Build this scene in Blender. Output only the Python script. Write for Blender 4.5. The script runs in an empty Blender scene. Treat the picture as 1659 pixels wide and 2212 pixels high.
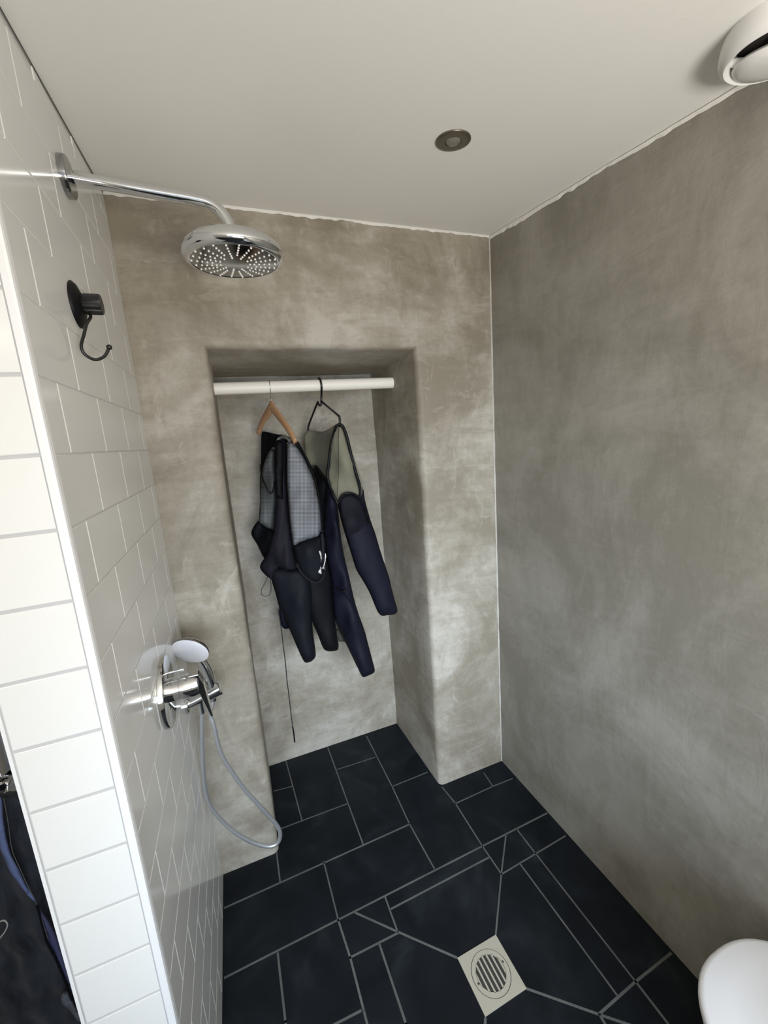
import bpy, bmesh, math, random
from math import sin, cos, pi, tan, sqrt, radians
from mathutils import Vector, Matrix, noise
from mathutils.geometry import delaunay_2d_cdt

random.seed(7)
COL = bpy.context.scene.collection
SC = bpy.context.scene

# ------------------------------------------------------------------ room measures (metres)
RW = Matrix(((0.930341, -0.359405, -0.072757), (-0.133037, -0.145921, -0.98031), (0.341712, 0.921702, -0.18357)))
CAM = Vector((-1.01561, -1.40528, 1.53549))
F = 887.5537; CX, CY = 829.5, 1106.0
W = 1.2249; AL = 0.0059; AR = -0.007
H = 2.2285; SH = 0.0992
D = 0.4544
NA_F, NB_F, NA_B, NB_B = -1.0244, -0.327, -1.0171, -0.3426
HN, HB = 1.8322, 1.8132
L = 0.7305; T = 0.1268
Z0 = 1.8502; RH = 0.1025
YR = -2.75          # rear wall
XL = -2.75          # far left wall
def leftx(y): return -W + tan(AL) * y
def rightx(y): return tan(AR) * y
def ceil(y): return H + SH * y

def ray(u, v):
    return RW.transposed() @ Vector(((u - CX) / F, (v - CY) / F, 1.0))
def at_y(u, v, y):
    d = ray(u, v); return CAM + d * ((y - CAM.y) / d.y)
def at_z(u, v, z=0.0):
    d = ray(u, v); return CAM + d * ((z - CAM.z) / d.z)

# ------------------------------------------------------------------ node materials
MATS = {}
def new_mat(name):
    m = bpy.data.materials.new(name); m.use_nodes = True
    nt = m.node_tree; b = nt.nodes['Principled BSDF']
    MATS[name] = m
    return m, nt, b
def simple(name, col, rough=0.5, metal=0.0, spec=None, bump=0.0, bscale=40.0, coat=0.0, sheen=0.0, var=0.0, vscale=6.0):
    m, nt, b = new_mat(name)
    b.inputs['Base Color'].default_value = (*col, 1); b.inputs['Roughness'].default_value = rough
    b.inputs['Metallic'].default_value = metal
    if spec is not None: b.inputs['Specular IOR Level'].default_value = spec
    if coat: b.inputs['Coat Weight'].default_value = coat; b.inputs['Coat Roughness'].default_value = 0.08
    if sheen: b.inputs['Sheen Weight'].default_value = sheen
    tc = nt.nodes.new('ShaderNodeTexCoord')
    if bump or var:
        n = nt.nodes.new('ShaderNodeTexNoise'); n.inputs['Scale'].default_value = bscale; n.inputs['Detail'].default_value = 6
        nt.links.new(tc.outputs['Object'], n.inputs['Vector'])
    if bump:
        bp = nt.nodes.new('ShaderNodeBump'); bp.inputs['Strength'].default_value = bump; bp.inputs['Distance'].default_value = 0.004
        nt.links.new(n.outputs['Fac'], bp.inputs['Height']); nt.links.new(bp.outputs['Normal'], b.inputs['Normal'])
    if var:
        n2 = nt.nodes.new('ShaderNodeTexNoise'); n2.inputs['Scale'].default_value = vscale; n2.inputs['Detail'].default_value = 5
        nt.links.new(tc.outputs['Object'], n2.inputs['Vector'])
        r = nt.nodes.new('ShaderNodeValToRGB')
        r.color_ramp.elements[0].position = 0.3; r.color_ramp.elements[1].position = 0.7
        r.color_ramp.elements[0].color = (*[c * (1 - var) for c in col], 1)
        r.color_ramp.elements[1].color = (*[min(1, c * (1 + var)) for c in col], 1)
        nt.links.new(n2.outputs['Fac'], r.inputs['Fac']); nt.links.new(r.outputs['Color'], b.inputs['Base Color'])
    return m

def cement(name, dark, mid, light, horiz=True, patch=1.0):
    """trowelled mineral plaster: broad clouds, trowel streaks, a few pale scuffs"""
    m, nt, b = new_mat(name); N = nt.nodes; LK = nt.links
    tc = N.new('ShaderNodeTexCoord')
    def nz(scale, detail, dist, vec=(1, 1, 1), rough=0.6):
        mp = N.new('ShaderNodeMapping'); mp.inputs['Scale'].default_value = vec
        LK.new(tc.outputs['Object'], mp.inputs['Vector'])
        n = N.new('ShaderNodeTexNoise'); n.inputs['Scale'].default_value = scale; n.inputs['Detail'].default_value = detail
        n.inputs['Distortion'].default_value = dist; n.inputs['Roughness'].default_value = rough
        LK.new(mp.outputs['Vector'], n.inputs['Vector']); return n.outputs['Fac']
    def math_(op, a, bb):
        k = N.new('ShaderNodeMath'); k.operation = op
        for i, x in enumerate((a, bb)):
            if isinstance(x, (int, float)): k.inputs[i].default_value = x
            else: LK.new(x, k.inputs[i])
        return k.outputs[0]
    big = nz(2.3, 12, 0.7, rough=0.62)
    st_h = nz(5.0, 8, 1.0, (1.0, 1.0, 4.0), 0.68)
    st_v = nz(5.0, 8, 1.0, (3.2, 3.2, 1.0), 0.68)
    fine = nz(55.0, 5, 0.3)
    mix = math_('ADD', math_('MULTIPLY', big, 0.60), math_('MULTIPLY', st_h, 0.18 if horiz else 0.12))
    mix = math_('ADD', mix, math_('MULTIPLY', st_v, 0.12 if horiz else 0.18))
    mix = math_('ADD', mix, math_('MULTIPLY', fine, 0.08))
    r = N.new('ShaderNodeValToRGB'); e = r.color_ramp.elements
    e[0].position = 0.425; e[0].color = (*dark, 1); e[1].position = 0.585; e[1].color = (*light, 1)
    k = e.new(0.505); k.color = (*mid, 1)
    LK.new(mix, r.inputs['Fac'])
    # pale scuffed patches
    sc = nz(3.7, 10, 0.9, (1, 1, .8), 0.7)
    mr = N.new('ShaderNodeMapRange'); mr.inputs['From Min'].default_value = 0.62; mr.inputs['From Max'].default_value = 0.70
    mr.inputs['To Max'].default_value = 0.55 * patch
    LK.new(sc, mr.inputs['Value'])
    mx = N.new('ShaderNodeMix'); mx.data_type = 'RGBA'
    LK.new(mr.outputs['Result'], mx.inputs['Factor']); LK.new(r.outputs['Color'], mx.inputs['A'])
    mx.inputs['B'].default_value = (*[min(1, c * 1.18) for c in light], 1)
    # sharper trowel marks, pale and dark
    out = mx.outputs['Result']
    for seed, vec, thr, col, amt in ((0.0, (1.0, 1.0, 2.4), .585, (*[min(1, c * 1.08) for c in light], 1), .28), (7.3, (1.7, 1.7, 1.0), .60, (*[c * .84 for c in dark], 1), .30), (3.1, (2.2, 2.2, 1.0), .60, (*[min(1, c * 1.2) for c in light], 1), .24)):
        mp = N.new('ShaderNodeMapping'); mp.inputs['Scale'].default_value = vec; mp.inputs['Location'].default_value = (seed, seed * 2, seed)
        LK.new(tc.outputs['Object'], mp.inputs['Vector'])
        nn = N.new('ShaderNodeTexNoise'); nn.inputs['Scale'].default_value = 5.5; nn.inputs['Detail'].default_value = 13; nn.inputs['Roughness'].default_value = .68; nn.inputs['Distortion'].default_value = .7
        LK.new(mp.outputs['Vector'], nn.inputs['Vector'])
        rr_ = N.new('ShaderNodeMapRange'); rr_.inputs['From Min'].default_value = thr; rr_.inputs['From Max'].default_value = thr + .045; rr_.inputs['To Max'].default_value = amt * (1 if horiz else .6)
        LK.new(nn.outputs['Fac'], rr_.inputs['Value'])
        m2 = N.new('ShaderNodeMix'); m2.data_type = 'RGBA'
        LK.new(rr_.outputs['Result'], m2.inputs['Factor']); LK.new(out, m2.inputs['A']); m2.inputs['B'].default_value = col
        out = m2.outputs['Result']
    LK.new(out, b.inputs['Base Color'])
    b.inputs['Roughness'].default_value = 0.62; b.inputs['Specular IOR Level'].default_value = 0.35
    hb = math_('ADD', math_('MULTIPLY', st_h, 0.5), math_('ADD', math_('MULTIPLY', st_v, 0.4), math_('MULTIPLY', fine, 0.22)))
    hb = math_('ADD', hb, math_('MULTIPLY', mr.outputs['Result'], 0.25))
    bp = N.new('ShaderNodeBump'); bp.inputs['Strength'].default_value = 0.5; bp.inputs['Distance'].default_value = 0.005
    LK.new(hb, bp.inputs['Height']); LK.new(bp.outputs['Normal'], b.inputs['Normal'])
    return m

M_CEM = cement('mineral_plaster', (.180, .153, .112), (.262, .232, .183), (.385, .352, .30))
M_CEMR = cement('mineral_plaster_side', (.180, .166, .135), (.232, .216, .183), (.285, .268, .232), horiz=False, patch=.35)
M_CEIL = simple('ceiling_paint', (.84, .83, .79), .75, bump=.05, bscale=160, var=.015, vscale=2)
M_CAULK = simple('white_filler', (.78, .765, .72), .6, bump=.5, bscale=45)
M_TILE = simple('white_glazed_tile', (.69, .69, .675), .13, spec=.5, bump=.025, bscale=9)
M_GROUT_L = simple('pale_wall_grout', (.60, .59, .57), .8)
M_GROUT_E = simple('grey_wall_grout', (.42, .42, .43), .8)
M_TRIMW = simple('white_edge_trim', (.72, .725, .735), .35)
M_DARK = simple('dark_gap', (.02, .017, .015), .8)
M_WALLW = simple('white_wall_paint', (.72, .70, .66), .7, bump=.1, bscale=90)
M_WALLG = simple('grey_wall_paint', (.22, .23, .24), .6)
M_CHROME = simple('chrome', (.66, .67, .68), .07, 1.0)
M_CHROME_D = simple('dark_chrome', (.30, .30, .30), .12, 1.0)
M_STEEL = simple('brushed_steel', (.57, .535, .44), .5, .5, bump=.05, bscale=200)
M_BRONZE = simple('bronzed_metal', (.145, .128, .10), .32, .85)
M_BLACKP = simple('black_plastic', (.004, .004, .0045), .38, spec=.3)
M_BLACKR = simple('black_rubber', (.0028, .0028, .0035), .5, spec=.12)
M_WHITEP = simple('white_plastic', (.78, .77, .75), .4)
M_LIDW = simple('white_lid_plastic', (.74, .74, .77), .35)
M_FACE = simple('white_spray_face', (.72, .73, .78), .45, bump=.2, bscale=300)
M_NOZ = simple('white_silicone_nozzle', (.92, .91, .88), .5)
M_RAIL = simple('white_painted_wood', (.84, .80, .72), .45, bump=.06, bscale=60)
M_WIRE = simple('black_coated_wire', (.003, .003, .004), .35, spec=.3)
M_CORD = simple('black_cord', (.005, .005, .006), .7)
M_TAG = simple('silver_tape', (.55, .54, .52), .4, .3, bump=.4, bscale=180, var=.35, vscale=150)
M_LENS = simple('lamp_lens', (.20, .19, .16), .12, .35)
M_NAVY = simple('navy_neoprene', (.0036, .0037, .0085), .66, spec=.09, bump=.12, bscale=260, var=.12, vscale=18)
M_PADN = simple('pad_neoprene', (.0030, .0028, .0055), .7, spec=.09, bump=.14, bscale=240)
M_PURP = simple('faded_navy_neoprene', (.0066, .0058, .0092), .7, spec=.09, bump=.14, bscale=240, var=.16, vscale=16)
M_BLKN = simple('black_neoprene', (.0016, .0017, .0025), .7, spec=.09, bump=.12, bscale=240)
M_CHAR = simple('charcoal_neoprene', (.0034, .0039, .0060), .68, spec=.09, bump=.12, bscale=240, var=.12, vscale=16)
M_OLIVE = simple('olive_fleece', (.118, .112, .074), .85, bump=.18, bscale=220, sheen=.05, var=.07, vscale=22)
M_JACK = simple('dark_jacket_fabric', (.011, .013, .018), .65, spec=.09, bump=.3, bscale=30, sheen=.08, var=.35, vscale=14)
M_LIN = simple('blue_lining', (.060, .085, .20), .6, bump=.2, bscale=25)

def wood():
    m, nt, b = new_mat('varnished_beech'); N = nt.nodes; LK = nt.links
    tc = N.new('ShaderNodeTexCoord'); mp = N.new('ShaderNodeMapping'); mp.inputs['Scale'].default_value = (6, 6, 45)
    n = N.new('ShaderNodeTexNoise'); n.inputs['Scale'].default_value = 3; n.inputs['Detail'].default_value = 6
    r = N.new('ShaderNodeValToRGB'); r.color_ramp.elements[0].color = (.27, .130, .055, 1); r.color_ramp.elements[1].color = (.43, .235, .115, 1)
    LK.new(tc.outputs['Object'], mp.inputs['Vector']); LK.new(mp.outputs['Vector'], n.inputs['Vector'])
    LK.new(n.outputs['Fac'], r.inputs['Fac']); LK.new(r.outputs['Color'], b.inputs['Base Color']); b.inputs['Roughness'].default_value = .38
    return m
M_WOOD = wood()

def slate():
    m, nt, b = new_mat('slate'); N = nt.nodes; LK = nt.links
    tc = N.new('ShaderNodeTexCoord')
    vc = N.new('ShaderNodeVertexColor'); vc.layer_name = 'tone'
    n = N.new('ShaderNodeTexNoise'); n.inputs['Scale'].default_value = 7; n.inputs['Detail'].default_value = 9; n.inputs['Distortion'].default_value = .8
    n2 = N.new('ShaderNodeTexNoise'); n2.inputs['Scale'].default_value = 45; n2.inputs['Detail'].default_value = 6
    LK.new(tc.outputs['Object'], n.inputs['Vector']); LK.new(tc.outputs['Object'], n2.inputs['Vector'])
    r = N.new('ShaderNodeValToRGB'); e = r.color_ramp.elements
    e[0].position = .34; e[0].color = (.0028, .0040, .0058, 1); e[1].position = .80; e[1].color = (.0135, .0172, .021, 1)
    k = e.new(.55); k.color = (.0050, .0068, .0092, 1)
    LK.new(n.outputs['Fac'], r.inputs['Fac'])
    mx = N.new('ShaderNodeMix'); mx.data_type = 'RGBA'; mx.blend_type = 'MULTIPLY'; mx.inputs['Factor'].default_value = 1.0
    LK.new(r.outputs['Color'], mx.inputs['A']); LK.new(vc.outputs['Color'], mx.inputs['B'])
    LK.new(mx.outputs['Result'], b.inputs['Base Color'])
    b.inputs['Roughness'].default_value = .55; b.inputs['Specular IOR Level'].default_value = .13
    ad = N.new('ShaderNodeMath'); ad.operation = 'ADD'; LK.new(n.outputs['Fac'], ad.inputs[0])
    ml = N.new('ShaderNodeMath'); ml.operation = 'MULTIPLY'; ml.inputs[1].default_value = .3; LK.new(n2.outputs['Fac'], ml.inputs[0]); LK.new(ml.outputs[0], ad.inputs[1])
    bp = N.new('ShaderNodeBump'); bp.inputs['Strength'].default_value = .35; bp.inputs['Distance'].default_value = .006
    LK.new(ad.outputs[0], bp.inputs['Height']); LK.new(bp.outputs['Normal'], b.inputs['Normal'])
    return m
M_SLATE = slate()
M_FGROUT = simple('floor_grout', (.070, .074, .071), .85, var=.25, vscale=12)

def mesh_fabric(name, lightc, darkc, per=0.0034):
    """woven panel: pale dots in rows on a dark ground"""
    m, nt, b = new_mat(name); N = nt.nodes; LK = nt.links
    uv = N.new('ShaderNodeUVMap'); uv.uv_map = 'UVMap'
    sp = N.new('ShaderNodeSeparateXYZ'); LK.new(uv.outputs['UV'], sp.inputs[0])
    def m_(op, a, bb=0.0):
        k = N.new('ShaderNodeMath'); k.operation = op
        for i, x in enumerate((a, bb)):
            if isinstance(x, (int, float)): k.inputs[i].default_value = x
            else: LK.new(x, k.inputs[i])
        return k.outputs[0]
    sx = m_('SINE', m_('MULTIPLY', sp.outputs['X'], 2 * pi / per)); sy = m_('SINE', m_('MULTIPLY', sp.outputs['Y'], 2 * pi / per))
    f = m_('MULTIPLY', m_('ADD', m_('MULTIPLY', sx, .5), .5), m_('ADD', m_('MULTIPLY', sy, .5), .5))
    r = N.new('ShaderNodeValToRGB'); r.color_ramp.elements[0].position = .12; r.color_ramp.elements[1].position = .36
    r.color_ramp.elements[0].color = (*darkc, 1); r.color_ramp.elements[1].color = (*lightc, 1)
    LK.new(f, r.inputs['Fac']); LK.new(r.outputs['Color'], b.inputs['Base Color'])
    b.inputs['Roughness'].default_value = .6
    bp = N.new('ShaderNodeBump'); bp.inputs['Strength'].default_value = .2; bp.inputs['Distance'].default_value = .001
    LK.new(f, bp.inputs['Height']); LK.new(bp.outputs['Normal'], b.inputs['Normal'])
    return m
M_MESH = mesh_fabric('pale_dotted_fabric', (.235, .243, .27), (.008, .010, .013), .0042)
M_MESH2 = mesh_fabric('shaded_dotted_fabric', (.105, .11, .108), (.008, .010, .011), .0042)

# ------------------------------------------------------------------ mesh helpers
def link(name, bm, mat, parent=None, smooth=False, kind=None, bevel=None):
    me = bpy.data.meshes.new(name)
    bmesh.ops.recalc_face_normals(bm, faces=bm.faces[:])
    if smooth:
        for f in bm.faces: f.smooth = True
    bm.to_mesh(me); bm.free()
    for m in (mat if isinstance(mat, (list, tuple)) else [mat]): me.materials.append(m)
    o = bpy.data.objects.new(name, me); COL.objects.link(o)
    if parent:
        o.parent = parent; o.matrix_parent_inverse = Matrix.Translation(-Vector(parent.location))
    if kind: o['kind'] = kind
    if bevel:
        md = o.modifiers.new('bevel', 'BEVEL'); md.width = bevel[0]; md.segments = bevel[1]; md.limit_method = 'ANGLE'; md.angle_limit = radians(40)
    if smooth == 'auto':
        for p in me.polygons: p.use_smooth = True
    return o
def autosmooth(o, deg=35):
    me = o.data
    for p in me.polygons: p.use_smooth = True
    bm = bmesh.new(); bm.from_mesh(me)
    for e in bm.edges:
        if len(e.link_faces) == 2 and e.calc_face_angle(0) > radians(deg): e.smooth = False
    bm.to_mesh(me); bm.free(); return o
def thing(name, label, cat, loc=(0, 0, 0), group=None):
    o = bpy.data.objects.new(name, None); COL.objects.link(o); o.location = loc
    o.empty_display_size = .05
    o['label'] = label; o['category'] = cat
    if group: o['group'] = group
    return o
def tag(o, label, cat, group=None):
    o['label'] = label; o['category'] = cat
    if group: o['group'] = group
    return o
def add_box(bm, lo, hi, mi=0):
    vs = [bm.verts.new((x, y, z)) for x in (lo[0], hi[0]) for y in (lo[1], hi[1]) for z in (lo[2], hi[2])]
    for q in ((0, 1, 3, 2), (4, 6, 7, 5), (0, 4, 5, 1), (2, 3, 7, 6), (0, 2, 6, 4), (1, 5, 7, 3)):
        f = bm.faces.new([vs[i] for i in q]); f.material_index = mi
    return vs
def frame_of(d):
    d = d.normalized(); up = Vector((0, 0, 1)) if abs(d.z) < .9 else Vector((0, 1, 0))
    a = d.cross(up).normalized(); b = d.cross(a).normalized(); return a, b
def catmull(P, n=6, closed=False):
    P = [Vector(p) for p in P]; out = []; m = len(P)
    rng = range(m) if closed else range(m - 1)
    for i in rng:
        if closed: p0, p1, p2, p3 = P[i - 1], P[i], P[(i + 1) % m], P[(i + 2) % m]
        else: p0, p1, p2, p3 = P[max(i - 1, 0)], P[i], P[i + 1], P[min(i + 2, m - 1)]
        for k in range(n):
            t = k / n
            out.append(.5 * ((2 * p1) + (p2 - p0) * t + (2 * p0 - 5 * p1 + 4 * p2 - p3) * t * t + (3 * p1 - p0 - 3 * p2 + p3) * t ** 3))
    if not closed: out.append(P[-1].copy())
    return out
def add_tube(bm, P, r, n=12, closed=False, flat=1.0, caps=True):
    P = [Vector(p) for p in P]; m = len(P); rings = []; a = None
    for i in range(m):
        if closed: t = (P[(i + 1) % m] - P[i - 1])
        else: t = P[min(i + 1, m - 1)] - P[max(i - 1, 0)]
        t.normalize()
        if a is None: a, _ = frame_of(t)
        a = (a - t * a.dot(t)).normalized(); b = t.cross(a)
        rr = r[i] if isinstance(r, (list, tuple)) else r
        rings.append([bm.verts.new(P[i] + (a * cos(2 * pi * k / n) + b * flat * sin(2 * pi * k / n)) * rr) for k in range(n)])
    for i in range(m if closed else m - 1):
        A, B = rings[i], rings[(i + 1) % m]
        for k in range(n): bm.faces.new((A[k], A[(k + 1) % n], B[(k + 1) % n], B[k]))
    if not closed and caps:
        bm.faces.new(rings[0][::-1]); bm.faces.new(rings[-1])
def add_lathe(bm, prof, M=None, n=48, arc=None):
    """prof: list of (radius, height); revolved about local z then moved by M"""
    M = M or Matrix.Identity(4); rings = []
    for r, h in prof:
        if r < 1e-6: rings.append([bm.verts.new(M @ Vector((0, 0, h)))])
        else: rings.append([bm.verts.new(M @ Vector((r * cos(2 * pi * k / n), r * sin(2 * pi * k / n), h))) for k in range(n)])
    for A, B in zip(rings, rings[1:]):
        if len(A) == 1 and len(B) == 1: continue
        for k in range(n):
            k2 = (k + 1) % n
            if len(A) == 1: bm.faces.new((A[0], B[k2], B[k]))
            elif len(B) == 1: bm.faces.new((A[k], A[k2], B[0]))
            else: bm.faces.new((A[k], A[k2], B[k2], B[k]))
def axis(loc, d):
    d = Vector(d).normalized(); q = Vector((0, 0, 1)).rotation_difference(d)
    return Matrix.Translation(loc) @ q.to_matrix().to_4x4()
def lathe(name, prof, M, mat, parent=None, n=48, deg=35):
    bm = bmesh.new(); add_lathe(bm, prof, M, n); return autosmooth(link(name, bm, mat, parent), deg)
def tube(name, P, r, mat, parent=None, n=12, closed=False, flat=1.0):
    bm = bmesh.new(); add_tube(bm, P, r, n, closed, flat); return autosmooth(link(name, bm, mat, parent), 50)
def box(name, lo, hi, mat, parent=None, kind=None, bevel=None):
    bm = bmesh.new(); add_box(bm, lo, hi); return link(name, bm, mat, parent, kind=kind, bevel=bevel)

def seg_d(p, a, b):
    ab = b - a; t = max(0, min(1, (p - a).dot(ab) / max(ab.length_squared, 1e-12))); return (p - (a + ab * t)).length
def inside(p, poly):
    c = False; j = len(poly) - 1
    for i in range(len(poly)):
        a, b = poly[i], poly[j]
        if (a.y > p.y) != (b.y > p.y) and p.x < (b.x - a.x) * (p.y - a.y) / (b.y - a.y) + a.x: c = not c
        j = i
    return c
def depth_fn(dp):
    """depth of a hanging panel: constant, or least-squares plane / inverse distance through (u, v, y) samples"""
    if isinstance(dp, (int, float)): return lambda u, v: dp
    def f(u, v):
        s = w = 0
        for a, b, y in dp:
            k = 1 / ((u - a) ** 2 + ((v - b) * .8) ** 2 + 60) ** 1.3; s += k * y; w += k
        return s / w
    return f
def cloth(name, outline, dp, front, back, mat, parent, rim=14.0, step=6.0, fold=0.0, fdir=(1, .25), fper=34.0, crv=4, seed=0.0):
    """soft closed panel: outline sampled in the hanging plane, padded front and back, with soft folds"""
    yf = depth_fn(dp)
    P = catmull([Vector((u, v, 0)) for u, v in outline], crv, True)
    pol = []
    for p in P:
        q = Vector((p.x, p.y))
        if not pol or (q - pol[-1]).length > 1.2: pol.append(q)
    if (pol[0] - pol[-1]).length < 1.2: pol.pop()
    us = [p.x for p in pol]; vs = [p.y for p in pol]; n = len(pol); pts = list(pol)
    v = min(vs) + step * .5; row = 0
    while v < max(vs):
        u = min(us) + (step * .5 if row % 2 else 0)
        while u < max(us):
            q = Vector((u, v))
            if inside(q, pol) and min(seg_d(q, pol[i], pol[(i + 1) % n]) for i in range(n)) > step * .45: pts.append(q)
            u += step
        v += step * .87; row += 1
    ov, oe, of, *_ = delaunay_2d_cdt(pts, [(i, (i + 1) % n) for i in range(n)], [], 1, 1e-4)
    bm = bmesh.new(); uvl = bm.loops.layers.uv.new('UVMap'); A = []; B = []
    uvs = {}
    for q in ov:
        d = min(seg_d(q, pol[i], pol[(i + 1) % n]) for i in range(n)); y = yf(q.x, q.y)
        k = min(1, d / rim); h = sqrt(max(0, 1 - (1 - k) ** 2))
        fo = 0
        if fold:
            s = (q.x * fdir[0] + q.y * fdir[1]) / fper * 2 * pi
            fo = fold * k * (sin(s + 2.2 * noise.noise(Vector((q.x / 60, q.y / 60, seed)))) * .6 + noise.noise(Vector((q.x / 22, q.y / 40, seed + 5))))
        if d < 1e-3:
            a = bm.verts.new(at_y(q.x, q.y, y)); A.append(a); B.append(a)
        else:
            a = bm.verts.new(at_y(q.x, q.y, y - front * h - fo)); b = bm.verts.new(at_y(q.x, q.y, y + back * h))
            A.append(a); B.append(b); uvs[b] = (q.x / 640, q.y / 640)
        uvs[a] = (q.x / 640, q.y / 640)
    for f in of:
        for S in (A, B):
            try: bm.faces.new([S[i] for i in f])
            except ValueError: pass
    for f in bm.faces:
        for l in f.loops: l[uvl].uv = uvs[l.vert]
    return link(name, bm, mat, parent, smooth=True)
def seam(name, pts, dp, r, mat, parent, off=0.0, n=8, crv=5):
    yf = depth_fn(dp)
    P = catmull([at_y(u, v, yf(u, v) - off) for u, v in pts], crv)
    return tube(name, P, r, mat, parent, n)

# ================================================================== SETTING
# floor: slate base with raised grout lines traced on the floor plane
bm = bmesh.new()
tone = bm.loops.layers.float_color.new('tone')
def quad(bm, pts, mi=0):
    f = bm.faces.new([bm.verts.new(p) for p in pts]); f.material_index = mi; return f
nx, ny = 60, 70
grid = [[bm.verts.new((XL + (.15 - XL) * i / nx, YR + (D + .1 - YR) * j / ny, 0)) for j in range(ny + 1)] for i in range(nx + 1)]
for i in range(nx):
    for j in range(ny): bm.faces.new((grid[i][j], grid[i + 1][j], grid[i + 1][j + 1], grid[i][j + 1]))
G = [[(486, 1961), (884, 1781)], [(486, 2112), (1181, 1757)], [(846, 1963), (1055, 1853)], [(832, 1938), (859, 2013)],
     [(768, 1972), (859, 2013), (989, 2070)], [(756.5, 2068.6), (859, 2016)], [(731, 1989), (756.5, 2068.6), (786, 2184), (806, 2262)],
     [(699.5, 1862), (731, 1989)], [(597, 1838), (605, 1904)], [(600, 2060), (616.5, 2207), (628, 2310)], [(600, 2277), (779, 2184)],
     [(820, 2041), (877, 2212), (910, 2310)], [(609, 1789.5), (751, 1736)], [(617, 1641), (652, 1771)], [(592, 1709), (630, 1699)],
     [(707.5, 1613), (752, 1736), (784, 1823)], [(728, 1662.5), (810, 1636)], [(791.5, 1590), (847, 1699), (884, 1779), (939, 1878)],
     [(849, 1698.5), (922.7, 1668.6)], [(955.5, 1701), (984, 1736), (1042, 1828), (1083, 1888)], [(984, 1736), (1064, 1699), (1107, 1682)],
     [(1045.6, 1670), (1064, 1698)], [(1093, 1803), (1083, 1888), (1071, 2018)], [(1116, 1791), (1156, 1842.6), (1373, 2120.7), (1500, 2285)],
     [(1083, 1889), (1221, 1806)], [(1124, 1867), (1333, 2150)], [(1449, 2059.6), (1373, 2120.7), (1295, 2190)],
     [(1138, 2136), (1295, 2192), (1400, 2228)], [(1048.5, 2201), (1044, 2290)], [(1295, 2192), (1330, 2250)]]
GW = .0025
def gline(bm, a, b, w=GW, z=.0005):
    d = (b - a); d.z = 0; d.normalize(); s = Vector((-d.y, d.x, 0)) * w
    a2, b2 = a - d * w * .8, b + d * w * .8
    f = quad(bm, [p + Vector((0, 0, z)) for p in (a2 + s, a2 - s, b2 - s, b2 + s)], 1)
for ln in G:
    for a, b in zip(ln, ln[1:]): gline(bm, at_z(*a), at_z(*b), GW * (1.25 if a[1] > 1950 else 1))
for f in bm.faces:
    c = f.calc_center_median()
    t = 0.9 + .25 * noise.noise(Vector((c.x * 3.1, c.y * 3.1, 1.7)))
    for l in f.loops: l[tone] = (t, t, t * 1.02, 1)
floor = link('floor', bm, [M_SLATE, M_FGROUT], kind='structure')

# ceiling (slopes gently down towards the window side)
bm = bmesh.new()
for z0, flip in ((0, 0), (.1, 1)):
    quad(bm, [(x, y, ceil(y) + z0) for x, y in ((XL, YR - .1), (.15, YR - .1), (.15, D + .1), (XL, D + .1))])
link('ceiling', bm, M_CEIL, kind='structure')

# back wall with its deep niche; rounded plaster arrises
bm = bmesh.new()
V = lambda *p: bm.verts.new(p)
xr = .1; xl = XL
TOP = H + .03
f0 = V(xl, 0, 0); f1 = V(NA_F, 0, 0); f2 = V(NB_F, 0, 0); f3 = V(xr, 0, 0)
m0 = V(xl, 0, HN); m1 = V(NA_F, 0, HN); m2 = V(NB_F, 0, HN); m3 = V(xr, 0, HN)
t0 = V(xl, 0, TOP); t1 = V(NA_F, 0, TOP); t2 = V(NB_F, 0, TOP); t3 = V(xr, 0, TOP)
b1 = V(NA_B, D, 0); b2 = V(NB_B, D, 0); c1 = V(NA_B, D, HB); c2 = V(NB_B, D, HB)
for q in ((f0, f1, m1, m0), (f2, f3, m3, m2), (m0, m1, t1, t0), (m1, m2, t2, t1), (m2, m3, t3, t2),
          (f1, b1, c1, m1), (f2, m2, c2, b2), (m1, c1, c2, m2), (b1, b2, c2, c1)): bm.faces.new(q)
bm.edges.ensure_lookup_table()
def E_(a, b): return next(e for e in a.link_edges if e.other_vert(a) is b)
bmesh.ops.bevel(bm, geom=[E_(f1, m1), E_(f2, m2), E_(m1, m2)], offset=.022, segments=5, profile=.5, affect='EDGES', clamp_overlap=True)
# fine grid so that the hand-trowelled arrises can waver
bmesh.ops.triangulate(bm, faces=[f for f in bm.faces if len(f.verts) > 4])
bmesh.ops.subdivide_edges(bm, edges=[e for e in bm.edges if e.calc_length() > .12], cuts=9, use_grid_fill=True)
for v in bm.verts:
    if v.co.z > .002 and v.co.z < H - .1 and v.co.x > -W + .03 and v.co.x < -.03:
        n = noise.noise_vector(Vector((v.co.x * 4, v.co.y * 4, v.co.z * 3.2))); v.co += Vector((n.x, n.y, n.z)) * .0045
autosmooth(link('wall_back', bm, M_CEM, kind='structure'), 50)

# right wall
bm = bmesh.new()
n = 40
for i in range(n):
    y0 = YR + (.02 - YR) * i / n; y1 = YR + (.02 - YR) * (i + 1) / n
    quad(bm, [(rightx(y0), y0, 0), (rightx(y1), y1, 0), (rightx(y1), y1, ceil(y1) + .02), (rightx(y0), y0, ceil(y0) + .02)])
bmesh.ops.remove_doubles(bm, verts=bm.verts[:], dist=1e-5)
link('wall_right', bm, M_CEMR, kind='structure')

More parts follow.
